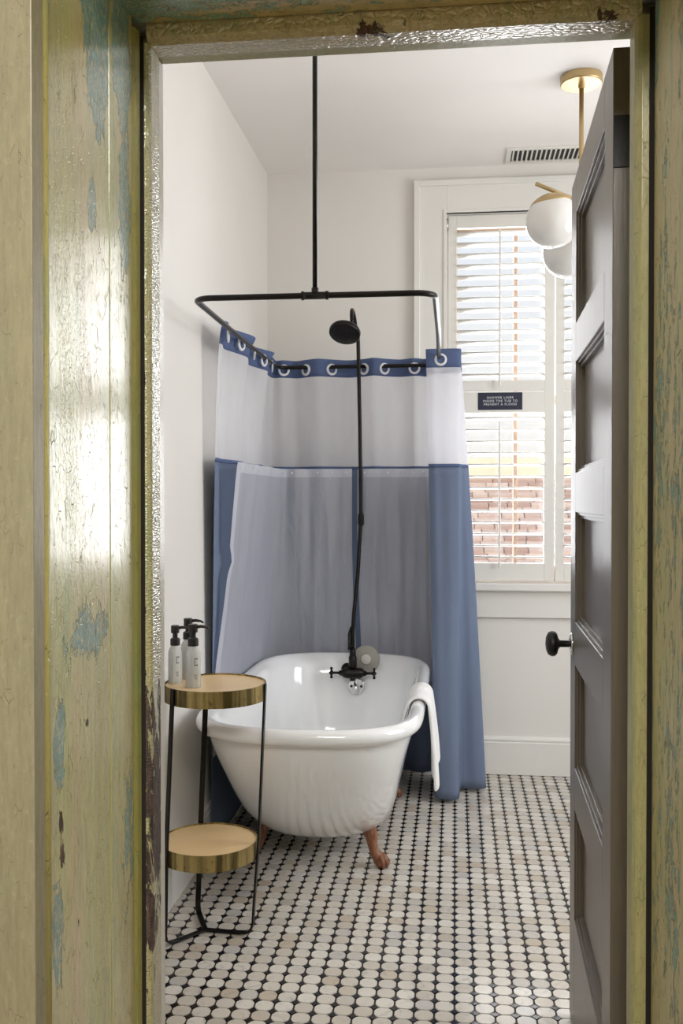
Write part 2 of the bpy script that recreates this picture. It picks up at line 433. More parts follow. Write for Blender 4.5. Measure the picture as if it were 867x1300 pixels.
# back wall with the window opening (-.033 .. .95 , .894 .. 2.608)
WX0, WX1, WZ0, WZ1 = -.041, .955, .894, 2.608
bm = bm_new()
box(bm, XL, WX0, YB, YB + .2, -.02, ZC); box(bm, WX1, XR, YB, YB + .2, -.02, ZC)
box(bm, WX0, WX1, YB, YB + .2, -.02, WZ0 - .02); box(bm, WX0, WX1, YB, YB + .2, WZ1, ZC)
struct(link('wall_back', bm, M['wall']), 'plain white bathroom wall behind the shower curtain and around the window', 'wall')
# unseen right wall, its opening made up to go with the side fill light
bm = bm_new()
box(bm, XR, XR + .12, YF, 2.3, -.02, ZC); box(bm, XR, XR + .12, 3.7, YB + .2, -.02, ZC)
box(bm, XR, XR + .12, 2.3, 3.7, -.02, .9); box(bm, XR, XR + .12, 2.3, 3.7, 2.6, ZC)
struct(link('wall_right', bm, M['wall']), 'white bathroom wall beyond the open door, out of view', 'wall')
# front wall (the one with the doorway), hall side painted differently: two skins
OX0, OX1, OZ = -.55, .34, 2.075
bm = bm_new()
box(bm, XL - .1, OX0, 1.6, YF - .02, -.02, ZC); box(bm, OX1, XR + .1, 1.6, YF - .02, -.02, ZC); box(bm, OX0, OX1, 1.6, YF - .02, OZ, ZC)
struct(link('wall_front', bm, M['wall']), 'inner skin of the wall that holds the doorway, bathroom side', 'wall')
bm = bm_new()
box(bm, -1.8, OX0, 1.17, 1.598, -.02, 2.8); box(bm, OX1, 1.9, 1.17, 1.598, -.02, 2.8); box(bm, OX0, OX1, 1.17, 1.598, OZ, 2.8)
struct(link('wall_hall', bm, M['hallwall']), 'hall side of the thick wall around the doorway', 'wall')
# hall behind the camera
bm = bm_new()
box(bm, -1.9, -1.8, -2.2, 1.17, -.02, 2.8); box(bm, 1.9, 2.0, -2.2, 1.17, -.02, 2.8); box(bm, -1.9, 2.0, -2.3, -2.2, -.02, 2.8); box(bm, -1.9, 2., -2.3, 1.6, 2.8, 2.9)
struct(link('wall_hall_rear', bm, M['hallwall']), 'hall walls and ceiling behind the photographer', 'wall')
bm = bm_new(); box(bm, -1.9, 2., -2.3, 1.63, -.1, -.003)
struct(link('floor_hall', bm, M['hallfloor']), 'hall floor in front of the doorway', 'floor')

# baseboards
def baseboard(name, p0, p1, nrm, lab, th=1.):
    bm = bm_new()
    prof = [(0, 0), (.019, 0), (.019, .148), (.012, .152), (.016, .158), (.016, .164), (.008, .174), (0, .176)]
    prof = [(a * th, b) for a, b in prof]
    prism(bm, prof, p0, p1, nrm, (0, 0, 1))
    struct(link(name, bm, M['trim']), lab, 'baseboard')
baseboard('baseboard_left', (XL, YF, 0.001), (XL, YB, 0.001), (1, 0, 0), 'white baseboard along the left wall behind the side table', .6)
baseboard('baseboard_back', (XL + .02, YB, 0.001), (XR, YB, 0.001), (0, -1, 0), 'tall white baseboard under the window')

# ------------------------------------------------------------------ tiled floor
PX, PY, OX, OY = .0503, .0482, -.276, 2.348
floor = struct(boxo('floor', (XL - .02, XR, 1.60, YB + .02, -.06, -.0025), M['grout']), 'octagon and dot mosaic floor of pale marble with black joints', 'floor')
def oct_pts(cx, cy, hx, hy, c):
    # octagon whose corners are clipped, flanks a little rounded
    return [(cx - hx + c, cy - hy), (cx + hx - c, cy - hy), (cx + hx - c * .42, cy - hy + c * .30), (cx + hx, cy - hy + c), (cx + hx, cy + hy - c), (cx + hx - c * .42, cy + hy - c * .30), (cx + hx - c, cy + hy),
            (cx - hx + c, cy + hy), (cx - hx + c * .42, cy + hy - c * .30), (cx - hx, cy + hy - c), (cx - hx, cy - hy + c), (cx - hx + c * .42, cy - hy + c * .30)]
def add_tile(bm, cx, cy):
    top = [bm.verts.new((x, y, 0)) for x, y in oct_pts(cx, cy, .0226, .0219, .0138)]
    bot = [bm.verts.new((x, y, -.004)) for x, y in oct_pts(cx, cy, .0230, .0222, .0140)]
    bm.faces.new(top)
    for i in range(12): bm.faces.new((bot[i], bot[(i + 1) % 12], top[(i + 1) % 12], top[i]))
def add_dot(bm, cx, cy):
    s = .0102
    top = [bm.verts.new((cx + a * s, cy + b * s, -.0004)) for a, b in ((1, 0), (0, 1), (-1, 0), (0, -1))]
    bot = [bm.verts.new((cx + a * s * 1.05, cy + b * s * 1.05, -.004)) for a, b in ((1, 0), (0, 1), (-1, 0), (0, -1))]
    bm.faces.new(top)
    for i in range(4): bm.faces.new((bot[i], bot[(i + 1) % 4], top[(i + 1) % 4], top[i]))
cells = []
rest = bm_new(); dots = bm_new()
for i in range(-14, 50):
    for j in range(-15, 50):
        x, y = OX + i * PX, OY + j * PY
        if not (XL + .004 < x < XR - .02 and 1.66 < y < YB + .01): continue
        add_dot(dots, x + PX / 2, y + PY / 2) if y + PY / 2 < YB - .005 else None
        cells.append((x, y))
# what shows from the doorway: a tile within the opening's view, nearest first
def seen(x, y):
    u = x / y
    return -.335 < u < .130 and y > 2.3
cells.sort(key=lambda c: (0 if seen(*c) else 1, c[1]))
bm = bm_new(); add_tile(bm, 0, 0)
t0 = link('floor_tile', bm, M['tile'], floor)
floor_loc = floor.location.copy()
for k, (x, y) in enumerate(cells):
    if k < 300:
        o = t0 if k == 0 else t0.copy()
        if k: col.objects.link(o); o.parent = floor
        o.location = Vector((x, y, random.uniform(-.0003, .0002))) - floor_loc
    else: add_tile(rest, x, y)
r_ = link('floor_tiles_beyond', rest, M['tile'], floor); r_.location = -floor_loc; r_['kind'] = 'stuff'
d_ = link('dot_tiles', dots, M['dot'], floor); d_.location = -floor_loc; d_['kind'] = 'stuff'

# ------------------------------------------------------------------ doorway: old painted frame
T = lambda n, b, m, l, bev=.002: struct(boxo(n, b, M[m], bevel=bev), l, 'trim')
T('trim_1', (-.80, -.513, 1.135, 1.168, 0, 2.30), 'casing', 'flat olive tan casing board at the far left of the doorway', .0015)
bm = bm_new(); box(bm, -.56, -.528, 1.169, 1.20, 0, 2.1)
struct(link('trim_2', bm, simple('reveal_paint', srgb(118, 100, 78), .8, noise=.2, nscale=50)), 'grey brown reveal strip behind the left casing edge', 'trim')
bm = bm_new(); tube(bm, [(-.5255, 1.185, 0.0), (-.5255, 1.185, 2.058)], .0112, 16)
struct(link('trim_3', bm, M['edge'], smooth=True), 'yellow chipped rounded edge of the left jamb', 'trim')
T('trim_4', (-.549, -.52, 1.192, 1.4195, 0, 2.058), 'jambL', 'wide cream and green left jamb board with large flaked teal patch', .0012)
T('trim_5', (-.549, -.5198, 1.4215, 1.524, 0, 2.058), 'jambL2', 'narrow cream and green left jamb board with small teal flakes', .0012)
bm = bm_new(); prism(bm, [(0, 0), (.0, .0215), (.0065, .0215), (.004, .008)], (-.52, 1.524, 0), (-.52, 1.524, 2.045), (1, 0, 0), (0, 1, 0))
struct(link('trim_6', bm, M['bead']), 'olive and teal quarter bead in the corner of the left jamb', 'trim')
boxo_ = T('trim_7', (-.549, -.5085, 1.5495, 1.5515, 0, 2.04), 'gap', 'dark open joint between left jamb and door stop', 0)
bm = bm_new()
prism(bm, [(-.03, 0), (.014, 0), (.0185, .004), (.021, .010), (.0215, .050), (.019, .058), (-.03, .058)], (-.52, 1.552, 0), (-.52, 1.552, 2.03), (1, 0, 0), (0, 1, 0))
struct(link('trim_8', bm, M['stopL'], bevel=.0008), 'cream left door stop with brown bare patches', 'trim')
T('trim_9', (-.549, -.521, 1.611, 1.70, 0, 2.058), 'trim', 'pale left jamb strip on the bathroom side of the stop')
# right side
T('trim_10', (.3035, .339, 1.30, 1.4805, 0, 2.058), 'jambR', 'flaking olive and teal right jamb board nearest the viewer', .0012)
T('trim_11', (.304, .339, 1.4825, 1.5425, 0, 2.058), 'jambR', 'narrow flaking right jamb board beside the stop', .0012)
T('trim_12', (.2975, .305, 1.5495, 1.5515, 0, 2.04), 'gap', 'dark open joint between right jamb and door stop', 0)
bm = bm_new()
prism(bm, [(.035, 0), (-.016, 0), (-.0215, .004), (-.0255, .012), (-.026, .05), (-.024, .058), (.035, .058)], (.303, 1.552, 0), (.303, 1.552, 2.03), (1, 0, 0), (0, 1, 0))
struct(link('trim_13', bm, M['stopR'], bevel=.0008), 'olive right door stop beside the open door', 'trim')
T('trim_14', (.302, .339, 1.611, 1.70, 0, 2.058), 'stopR', 'pale right jamb strip beyond the stop above the door')
T('trim_15', (.345, .62, 1.135, 1.168, 0, 2.30), 'casing', 'tan casing board at the right of the doorway, out of view')
T('trim_16', (.305, .339, 1.18, 1.2985, 0, 2.058), 'jambR', 'outer right jamb board, out of view')
# header
T('trim_17', (-.549, .339, 1.19, 1.548, 2.058, 2.074), 'header', 'flaking green and brown head board above the doorway', .0012)
bm = bm_new()
prism(bm, [(0, .03), (0, .006), (.004, 0), (.010, -.005), (.052, -.005), (.058, -.002), (.058, .03)], (-.505, 1.552, 2.033), (.287, 1.552, 2.033), (0, 1, 0), (0, 0, 1))
struct(link('trim_18', bm, M['headstop'], bevel=.0008), 'cream head stop with glossy crazed underside', 'trim')
T('trim_19', (-.549, .339, 1.611, 1.70, 2.060, 2.074), 'stopR', 'head board on the bathroom side of the stop')
T('trim_20', (-.80, .62, 1.135, 1.168, 2.302, 2.44), 'casing', 'head casing on the hall side, out of view')

# ------------------------------------------------------------------ door (open into the bathroom)
door = empty('door_1', (.305, 1.692, 0), kind='structure', category='door')
tag(door, 'open five panel grey brown wooden door with black knob')
ang = math.radians(-1.5)
DW, DT = .752, .040
door_parts = []
def dpart(name, bm, mat, bevel=.0015, smooth=False):
    me = bpy.data.meshes.new(name); bmesh.ops.recalc_face_normals(bm, faces=bm.faces); bm.to_mesh(me); bm.free(); me.materials.append(mat)
    if smooth:
        for p in me.polygons: p.use_smooth = True
    o = bpy.data.objects.new(name, me); col.objects.link(o); o.parent = door
    if bevel:
        md = o.modifiers.new('bevel', 'BEVEL'); md.width = bevel; md.segments = 2; md.limit_method = 'ANGLE'
    return o
# local frame: x from -DT (face seen) to 0, y along the leaf
SW = .112
def dbox(name, b, mat=M['door'], bevel=.0015):
    bm = bm_new(); box(bm, *b); return dpart(name, bm, mat, bevel)
dbox('stile', (-DT, 0, 0, SW, .008, 2.045)); dbox('stile', (-DT, 0, DW - SW, DW, .008, 2.045))
rails = [(.008, .285), (.545, .645), (.888, .990), (1.25, 1.343), (1.605, 1.695), (1.955, 2.045)]
for a, b in rails: dbox('rail', (-DT, 0, SW, DW - SW, a, b))
for (a0, a1), (b0, b1) in zip(rails, rails[1:]):
    z0, z1, y0, y1 = a1, b0, SW, DW - SW
    dbox('panel', (-DT + .020, -.008, y0 + .001, y1 - .001, z0 + .001, z1 - .001), bevel=0)
    # moulding around the panel: two small steps
    bm = bm_new()
    for off, dep, w in ((0., .005, .007), (.007, .011, .008)):
        for (c0, c1, d0, d1) in ((y0 + off, y1 - off, z0 + off, z0 + off + w), (y0 + off, y1 - off, z1 - off - w, z1 - off), (y0 + off, y0 + off + w, z0 + off, z1 - off), (y1 - off - w, y1 - off, z0 + off, z1 - off)):
            box(bm, -DT + dep, -DT + .021, c0, c1, d0, d1)
    dpart('panel_moulding', bm, M['door'], .001)
bm = bm_new(); box(bm, -DT + .0008, .010, -.0025, .0006, 1.842, 1.93)
h = dpart('hinge', bm, M['hinge'], .0008); tag(h, 'black iron butt hinge on door edge')
bm = bm_new(); tube(bm, [(.006, -.004, 1.84), (.006, -.004, 1.932)], .0055, 12)
hb = dpart('hinge_pin', bm, M['hinge'], 0, True); hb.parent = h
bm = bm_new(); box(bm, -DT - .003, .006, -.0025, .0006, .22, .31); dpart('hinge', bm, M['hinge'], .0008)
KY, KZ = DW - .055, .93
bm = bm_new(); lathe(bm, [(0, 0), (.026, 0), (.026, .004), (.018, .007), (.010, .009)], (-DT, KY, KZ), (-1, 0, 0))
r = dpart('rosette', bm, M['chrome'], 0, True); tag(r, 'worn metal rosette')
bm = bm_new(); lathe(bm, [(.008, .005), (.0085, .03), (.014, .034), (.025, .037), (.0305, .043), (.031, .05), (.027, .058), (.016, .063), (0, .065)], (-DT, KY, KZ), (-1, 0, 0))
k = dpart('knob', bm, M['hinge'], 0, True); tag(k, 'round black door knob')
door.rotation_euler = (0, 0, ang)

# ------------------------------------------------------------------ window casing, stool, apron, sash
win = empty('window_1', (.457, YB, .9), kind='structure', category='window')
tag(win, 'tall white cased window in the back wall behind the shutters')
bpy.context.view_layer.update()
def wpart(name, b, mat='trim', bevel=.002):
    return boxo(name, b, M[mat], win, bevel=bevel)
CWX0, CWX1, CZ1 = -.187, 1.10, 2.753
wpart('casing', (CWX0, WX0, YB - .022, YB, WZ0, CZ1)); wpart('casing', (WX1, CWX1, YB - .022, YB, WZ0, CZ1))
wpart('casing', (WX0, WX1, YB - .022, YB, WZ1, CZ1))
wpart('backband', (CWX0 - .004, CWX0 + .022, YB - .034, YB, WZ0, CZ1 + .006)); wpart('backband', (CWX1 - .022, CWX1 + .004, YB - .034, YB, WZ0, CZ1 + .006))
wpart('backband', (CWX0 + .022, CWX1 - .022, YB - .034, YB, CZ1 - .020, CZ1 + .006))
wpart('casing_bead', (WX0 - .014, WX0, YB - .028, YB, WZ0, WZ1 + .014)); wpart('casing_bead', (WX0, WX1, YB - .028, YB, WZ1, WZ1 + .014))
wpart('window_stool', (CWX0 - .03, CWX1 + .03, YB - .06, YB + .10, .858, .894), bevel=.006)
wpart('apron', (CWX0, CWX1, YB - .02, YB, .732, .858)); 
# jambs of the opening
wpart('jamb', (WX0 - .001, WX0 + .006, YB, YB + .2, WZ0, WZ1)); wpart('jamb', (WX1 - .006, WX1 + .001, YB, YB + .2, WZ0, WZ1)); wpart('jamb', (WX0, WX1, YB, YB + .2, WZ1 - .006, WZ1 + .001))
# double-hung sash behind
YS = YB + .13
for b in ((WX0 + .006, WX0 + .05, YS, YS + .035, .894, 2.6), (WX1 - .05, WX1 - .006, YS, YS + .035, .894, 2.6), (WX0 + .05, WX1 - .05, YS, YS + .035, .894, .965), (WX0 + .05, WX1 - .05, YS, YS + .035, 2.555, 2.6), (WX0 + .05, WX1 - .05, YS, YS + .035, 1.73, 1.775)):
    wpart('sash', b, 'sash')
for x in (.285, .622): wpart('muntin', (x - .009, x + .009, YS + .005, YS + .03, .965, 2.555), 'sash')
gl = wpart('pane', (WX0 + .05, WX1 - .05, YS + .014, YS + .018, .965, 2.555), 'glass', 0)

# ------------------------------------------------------------------ plantation shutters: two panels
PITCH = .0523
def make_slat_mesh(w):
    bm = bm_new(); n = 10; prof = []
    for k in range(n):
        a = 2 * PI * k / n; prof.append((.0315 * math.cos(a), .0046 * math.sin(a)))
    prism(bm, prof, (-w / 2, 0, 0), (w / 2, 0, 0), (0, 1, 0), (0, 0, 1)); return bm
def shutter(xa, xb, side, label):
    s = empty('window_shutter', ((xa + xb) / 2, YB + .01, .90)); tag(s, label, 'shutter', 'plantation shutter leaves in the back window')
    y0, y1 = YB - .004, YB + .024
    P = lambda n, b, bev=.002: boxo(n, b, M['slat'], s, bevel=bev)
    st = .045
    P('stile', (xa, xa + st - .005, y0, y1, .902, 2.600)); P('stile', (xb - st, xb, y0, y1, .902, 2.600))
    a, b = xa + st - .005, xb - st
    P('rail', (a, b, y0, y1, 2.541, 2.600)); P('rail', (a, b, y0, y1, 1.783, 1.832)); P('rail', (a, b, y0, y1, 1.682, 1.779)); P('rail', (a, b, y0, y1, .902, .984))
    bm = make_slat_mesh(b - a - .003); bmesh.ops.recalc_face_normals(bm, faces=bm.faces)
    me = bpy.data.meshes.new('slat'); bm.to_mesh(me); bm.free(); me.materials.append(M['slat'])
    for p in me.polygons: p.use_smooth = p.area > 1e-3
    for lo, hi in ((.984, 1.682), (1.832, 2.541)):
        n = int(round((hi - lo) / PITCH)); pt = (hi - lo) / n
        for i in range(n):
            o = bpy.data.objects.new('slat', me); col.objects.link(o); o.parent = s
            z = lo + pt * (i + .5)
            o.location = Vector(((a + b) / 2, (y0 + y1) / 2, z)) - s.location
            o.rotation_euler = (math.radians(-6 + random.uniform(-1.2, 1.2)), 0, 0)
        bm = bm_new(); cx = (a + b) / 2 - .004; z0, z1 = (lo - .02, hi - .045) if lo < 1.2 else (lo - .03, hi - .01)
        box(bm, cx - .005, cx + .005, y0 - .026, y0 - .017, z0, z1)
        part('tilt_rod', bm, M['slat'], s, bevel=.002).location = -s.location
    hx = xa if side < 0 else xb
    for z in (1.05, 1.95, 2.56):
        bm = bm_new(); tube(bm, [(hx + side * .004, y0 - .004, z - .025), (hx + side * .004, y0 - .004, z + .025)], .0045, 10)
        part('hinge', bm, M['chrome'], s, smooth=True).location = -s.location
    return s
shutter(-.033, .454, -1, 'left white louvred shutter leaf that carries the small navy sign')
shutter(.460, .947, 1, 'right white louvred shutter leaf, mostly hidden behind the open door')

sg = boxo('notice_sign', (.106, .309, YB - .0075, YB - .0042, 1.695, 1.775), M['sign'], bevel=.001)
tag(sg, 'small navy notice about the shower liner on the shutter rail', 'sign')
def text(name, s, size, loc, rot, mat, parent, align='CENTER', ext=.0004):
    c = bpy.data.curves.new(name, 'FONT'); c.body = s; c.size = size; c.align_x = align; c.align_y = 'CENTER'; c.extrude = ext; c.resolution_u = 3
    c.space_character = 1.25
    o = bpy.data.objects.new(name, c); col.objects.link(o); o.data.materials.append(mat)
    o.location = loc; o.rotation_euler = rot
    dg = bpy.context.evaluated_depsgraph_get(); me = bpy.data.meshes.new_from_object(o.evaluated_get(dg)); me.name = name
    mo = bpy.data.objects.new(name, me); col.objects.link(mo)
    mo.rotation_euler = rot; mo.location = Vector(loc) - (parent.location if parent else Vector()); mo.parent = parent
    bpy.data.objects.remove(o); return mo
for i, s in enumerate(('SHOWER LINER', 'INSIDE THE TUB TO', 'PREVENT A FLOOD')):
    text('lettering', s, .0145, (.2075, YB - .008, 1.751 - i * .0155), (PI / 2, 0, 0), M['ink'], sg)

# ------------------------------------------------------------------ outside
hs = empty('neighbouring_house', (1., 11.5, -3)); tag(hs, 'neighbouring house with pinkish shingled roof seen through the lower louvres', 'house')
bm = bm_new(); box(bm, -3, 7, 11.2, 16, -3, 1.75)
part('siding_wall', bm, M['siding'], hs).location = -hs.location
bm = bm_new()
y0, z0, y1, z1 = 8.0, .1, 11.2, 1.52
nr = 26
for r in range(nr):
    ya, yb = y0 + (y1 - y0) * r / nr, y0 + (y1 - y0) * (r + 1) / nr + .03; za, zb = z0 + (z1 - z0) * r / nr, z0 + (z1 - z0) * (r + 1) / nr
    x = -2.5 + (r % 2) * .1
    while x < 6:
        w = random.uniform(.16, .3); e = random.uniform(0, .012)
        A = [bm.verts.new(p) for p in ((x, ya - e, za + .03), (x + w - .008, ya - e, za + .03), (x + w - .008, yb, zb + .008), (x, yb, zb + .008))]
        B = [bm.verts.new(p) for p in ((x, ya - e, za), (x + w - .008, ya - e, za))]
        bm.faces.new(A); bm.faces.new((B[0], B[1], A[1], A[0])); x += w
sh = part('roof_shingles', bm, M['shingle'], hs); sh.location = -hs.location; sh['kind'] = 'stuff'
bm = bm_new(); prism(bm, [(0, 0), (3.2, 1.42), (3.2, 1.2), (.2, -.12), (0, -.15)], (-2.6, 8.0, .08), (6.1, 8.0, .08), (0, 1, 0), (0, 0, 1))
part('roof_deck', bm, M['sash'], hs).location = -hs.location
bm = bm_new(); box(bm, -2.4, 5.9, 8.3, 11.1, -3, 0.1)
part('wall', bm, M['siding'], hs).location = -hs.location
g = boxo('ground', (-30, 30, YB + .6, 40, -3.1, -3), M['ground']); g['kind'] = 'structure'; g['label'] = 'yard outside the window'; g['category'] = 'ground'

# ------------------------------------------------------------------ ceiling vent
v = empty('ceiling_vent', (.60, 4.43, ZC)); tag(v, 'long white slotted air vent in the ceiling above the window', 'vent')
bm = bm_new()
vx0, vx1, vy0, vy1 = .225, 1.0, 4.335, 4.52
for b in ((vx0, vx1, vy0, vy0 + .022), (vx0, vx1, vy1 - .022, vy1), (vx0, vx0 + .022, vy0 + .022, vy1 - .022), (vx1 - .022, vx1, vy0 + .022, vy1 - .022)): box(bm, *b, ZC - .008, ZC - .0002)
part('vent_frame', bm, M['slat'], v, bevel=.002).location = -v.location
bm = bm_new(); box(bm, vx0 + .02, vx1 - .02, vy0 + .02, vy1 - .02, ZC - .0012, ZC - .0004); part('backing', bm, M['ventdark'], v).location = -v.location
bm = bm_new(); box(bm, -.0035, .0035, vy0 + .022 - 4.43, vy1 - .022 - 4.43, -.009, -.0012, Matrix.Rotation(.35, 3, 'Y'), (0, 0, -.004)); f0 = link('fin', bm, M['slat'], v)
n = int((vx1 - vx0 - .05) / .0205)
for i in range(n):
    o = f0 if i == 0 else f0.copy()
    if i: col.objects.link(o); o.parent = v
    o.location = (vx0 + .032 + i * .0205 - .60, 0, 0)

# ------------------------------------------------------------------ pendant lamp
pd = empty('pendant_lamp', (.457, 3.64, ZC)); tag(pd, 'brass pendant lamp with opal glass globes hanging behind the open door', 'lamp')
def pp(name, bm, mat, parent=pd, **k):
    o = link(name, bm, M[mat], parent, **k); o.location = -pd.location if parent is pd else Vector((0, 0, 0)); return o
cx, cy = .457, 3.64
bm = bm_new(); lathe(bm, [(0, ZC - .0005), (.076, ZC - .0005), (.076, ZC - .026), (.072, ZC - .030), (.012, ZC - .031), (.012, ZC - .045), (0, ZC - .045)], (cx, cy, 0), seg=40)
pp('canopy', bm, 'brass', smooth=False, bevel=.001)
bm = bm_new(); tube(bm, [(cx, cy, ZC - .03), (cx, cy, 2.30)], .0085); pp('stem', bm, 'brass', smooth=True)
bm = bm_new(); lathe(bm, [(0, 2.28), (.02, 2.285), (.024, 2.31), (.024, 2.38), (.015, 2.39), (0, 2.39)], (cx, cy, 0)); pp('hub', bm, 'brass', smooth=True)
for (gx, gy, gz, R) in ((.352, 3.60, 2.290, .098), (.43, 3.80, 2.225, .098), (.62, 3.60, 2.25, .098)):
    top = Vector((gx, gy, gz + R * .985)); d = (Vector((gx, gy, 0)) - Vector((cx, cy, 0))).normalized()
    tip = Vector((gx, gy, gz + R + .033)) + d * .068; base = Vector((cx, cy, gz + R - .02))
    tilt = (Vector((0, 0, 1)) + d * .25 + Vector((.12, 0, 0))).normalized()
    bm = bm_new(); prof = [(R * math.sin(a * PI / 24), -R * math.cos(a * PI / 24)) for a in range(0, 25)]
    prof[0] = (0, -R); prof[-1] = (0, R)
    lathe(bm, prof, (gx, gy, gz), seg=40); pp('globe', bm, 'opal', smooth=True)
    bm = bm_new(); prof = [((R + .002) * math.sin(a * PI / 30), (R + .002) * math.cos(a * PI / 30)) for a in range(0, 9)]; prof[0] = (0, R + .002)
    prof += [((R - .001) * math.sin(8 * PI / 30), (R - .001) * math.cos(8 * PI / 30) - .002)]
    lathe(bm, prof, (gx, gy, gz), tilt, seg=40); pp('globe_cap', bm, 'brass', smooth=True)
    bm = bm_new(); tube(bm, [base, tip], .0075); pp('arm', bm, 'brass', smooth=True)

# ------------------------------------------------------------------ bathtub
CXT = -.475; Y0T, Y1T = 2.850, 4.378
def ring_pts(hw, ya, yb, rya, ryb, n=3.0, z=0., cx=CXT, na=22, ns=8):
    pts = []
    yc0, yc1 = ya + rya, yb - ryb
    for i in range(na + 1):       # near end from right to left
        t = -PI * i / na; c, s = math.cos(t), math.sin(t)
        pts.append((cx + hw * math.copysign(abs(c) ** (2 / n), c), yc0 + rya * math.copysign(abs(s) ** (2 / n), s), z))
    for i in range(1, ns): pts.append((cx - hw, yc0 + (yc1 - yc0) * i / ns, z))
    for i in range(na + 1):
        t = PI - PI * i / na; c, s = math.cos(t), math.sin(t)
        pts.append((cx + hw * math.copysign(abs(c) ** (2 / n), c), yc1 + ryb * math.copysign(abs(s) ** (2 / n), s), z))
    for i in range(1, ns): pts.append((cx + hw, yc1 + (yc0 - yc1) * i / ns, z))
    return pts
tub = empty('bathtub', (CXT, 3.7, 0)); tag(tub, 'white enamelled roll-top clawfoot bathtub in the left corner of the bathroom', 'bathtub')
R0 = dict(hw=.376, ya=Y0T, yb=Y1T, rya=.33, ryb=.36)
secs = []
# outer skin, bottom to rim: (hw, ya, yb, rya, ryb, n, z)
outer = [(.05, 3.62, 3.95, .10, .10, 2.2, .086), (.13, 3.48, 4.06, .22, .22, 2.2, .088), (.185, 3.36, 4.14, .26, .24, 2.3, .096), (.225, 3.265, 4.19, .29, .26, 2.4, .118), (.252, 3.19, 4.225, .31, .28, 2.5, .165), (.270, 3.11, 4.25, .32, .29, 2.6, .22),
         (.285, 3.045, 4.268, .325, .30, 2.7, .29), (.302, 2.985, 4.285, .33, .31, 2.8, .37), (.320, 2.93, 4.302, .33, .32, 2.9, .45), (.337, 2.905, 4.318, .345, .33, 2.8, .505), (.345, 2.892, 4.33, .355, .34, 2.75, .533)]
for hw, ya, yb, ra, rb, n, z in outer: secs.append(ring_pts(hw, ya, yb, ra, rb, n, z))
# rolled rim (circle section), from the underside outward, over the top, inward
rr = .027; zc = .560
for a in (-100, -70, -35, 0, 35, 65, 90, 115, 140):
    a = math.radians(a); e = rr * math.cos(a) - rr
    zz = zc + rr * math.sin(a)
    secs.append(ring_pts(R0['hw'] + e, Y0T - e, Y1T + e, .36 + e * .8, .36 + e * .8, 2.75, zz))
inner = [(.318, 2.925, 4.30, .34, .33, 2.75, .553), (.308, 2.945, 4.285, .335, .32, 2.75, .515), (.292, 2.965, 4.268, .31, .31, 2.9, .43), (.274, 3.03, 4.25, .31, .30, 2.8, .34), (.255, 3.10, 4.228, .30, .28, 2.7, .25), (.235, 3.19, 4.195, .28, .25, 2.5, .18), (.19, 3.32, 4.13, .25, .22, 2.3, .138), (.13, 3.46, 4.05, .2, .2, 2.2, .125), (.05, 3.6, 3.95, .1, .1, 2.2, .122)]
for hw, ya, yb, ra, rb, n, z in inner: secs.append(ring_pts(hw, ya, yb, ra, rb, n, z))
bm = bm_new(); V = [[bm.verts.new(p) for p in s] for s in secs]; n = len(V[0])
for A, B in zip(V, V[1:]):
    for k in range(n): bm.faces.new((A[k], A[(k + 1) % n], B[(k + 1) % n], B[k]))
bm.faces.new(V[0]); bm.faces.new(V[-1])
bmesh.ops.remove_doubles(bm, verts=bm.verts, dist=1e-5)
tb = part('tub_shell', bm, M['tub'], tub, smooth=True); tb.location = -tub.location
md = tb.modifiers.new('sub', 'SUBSURF'); md.levels = 1; md.render_levels = 1
# claw feet
def foot(x, y, sx, sy):
    f = bm_new(); d = Vector((sx * .80, sy * .6, 0)).normalized(); p = Vector((x, y, 0))
    up = Vector((0, 0, 1))
    path = [(-.055, .172, .020), (-.040, .150, .026), (-.024, .128, .027), (-.016, .105, .022), (-.014, .080, .017), (-.008, .058, .0165), (.004, .040, .020), (.012, .026, .0215)]
    tube(f, [p + d * a + up * z for a, z, r in path], [r for a, z, r in path], 16)
    s = d.cross(up)
    # scroll at the top
    tube(f, [p - d * .045 - s * .030 + up * .155, p - d * .040 + up * .150, p - d * .045 + s * .030 + up * .155], [.010, .013, .010], 10)
    # ball held by the claw
    lathe(f, [(0, -.021), (.012, -.018), (.0195, -.008), (.021, 0), (.0195, .009), (.012, .018), (0, .021)], p + d * .016 + up * .0215, seg=16)
    for k in (-1, -.33, .33, 1):
        q = (d * math.cos(k * .9) + s * math.sin(k * .9))
        tube(f, [p + q * .002 + up * .045, p + d * .010 + q * .020 + up * .040, p + d * .014 + q * .028 + up * .024, p + d * .014 + q * .026 + up * .006], [.0085, .009, .0075, .004], 8)
    o = part('foot', f, M['foot'], tub, smooth=True); o.location = -tub.location; tag(o, 'reddish brown claw foot')
for sx, y, sy in ((1, 3.345, -1), (-1, 3.345, -1), (1, 4.14, 1), (-1, 4.14, 1)): foot(CXT + sx * (.205 if sx > 0 else .225), y + (.07 if (sx < 0 and y < 3.5) else 0), sx, sy * .2)
# overflow plate with trip lever
bm = bm_new(); OC = (-.432, 4.262, .452)
lathe(bm, [(0, .0), (.038, 0), (.038, .004), (.034, .008), (0, .009)], OC, (0, -1, .06), seg=32)
op = part('overflow_plate', bm, M['chrome'], tub, smooth=False, bevel=.001); op.location = -tub.location; tag(op, 'round chrome overflow plate')
bm = bm_new()
tube(bm, [(OC[0] - .006, OC[1] - .008, .468), (OC[0] - .004, OC[1] - .022, .462), (OC[0] + .002, OC[1] - .026, .436), (OC[0] + .004, OC[1] - .024, .420)], [.006, .009, .009, .006], 10)
o = part('trip_lever', bm, M['chrome'], op, smooth=True)
for s in (-1, 1):
    bm = bm_new(); lathe(bm, [(0, .007), (.006, .007), (.006, .011), (0, .012)], (OC[0] + s * .022, OC[1], .453), (0, -1, .06), seg=12)
    part('screw', bm, M['blackpl'], op)

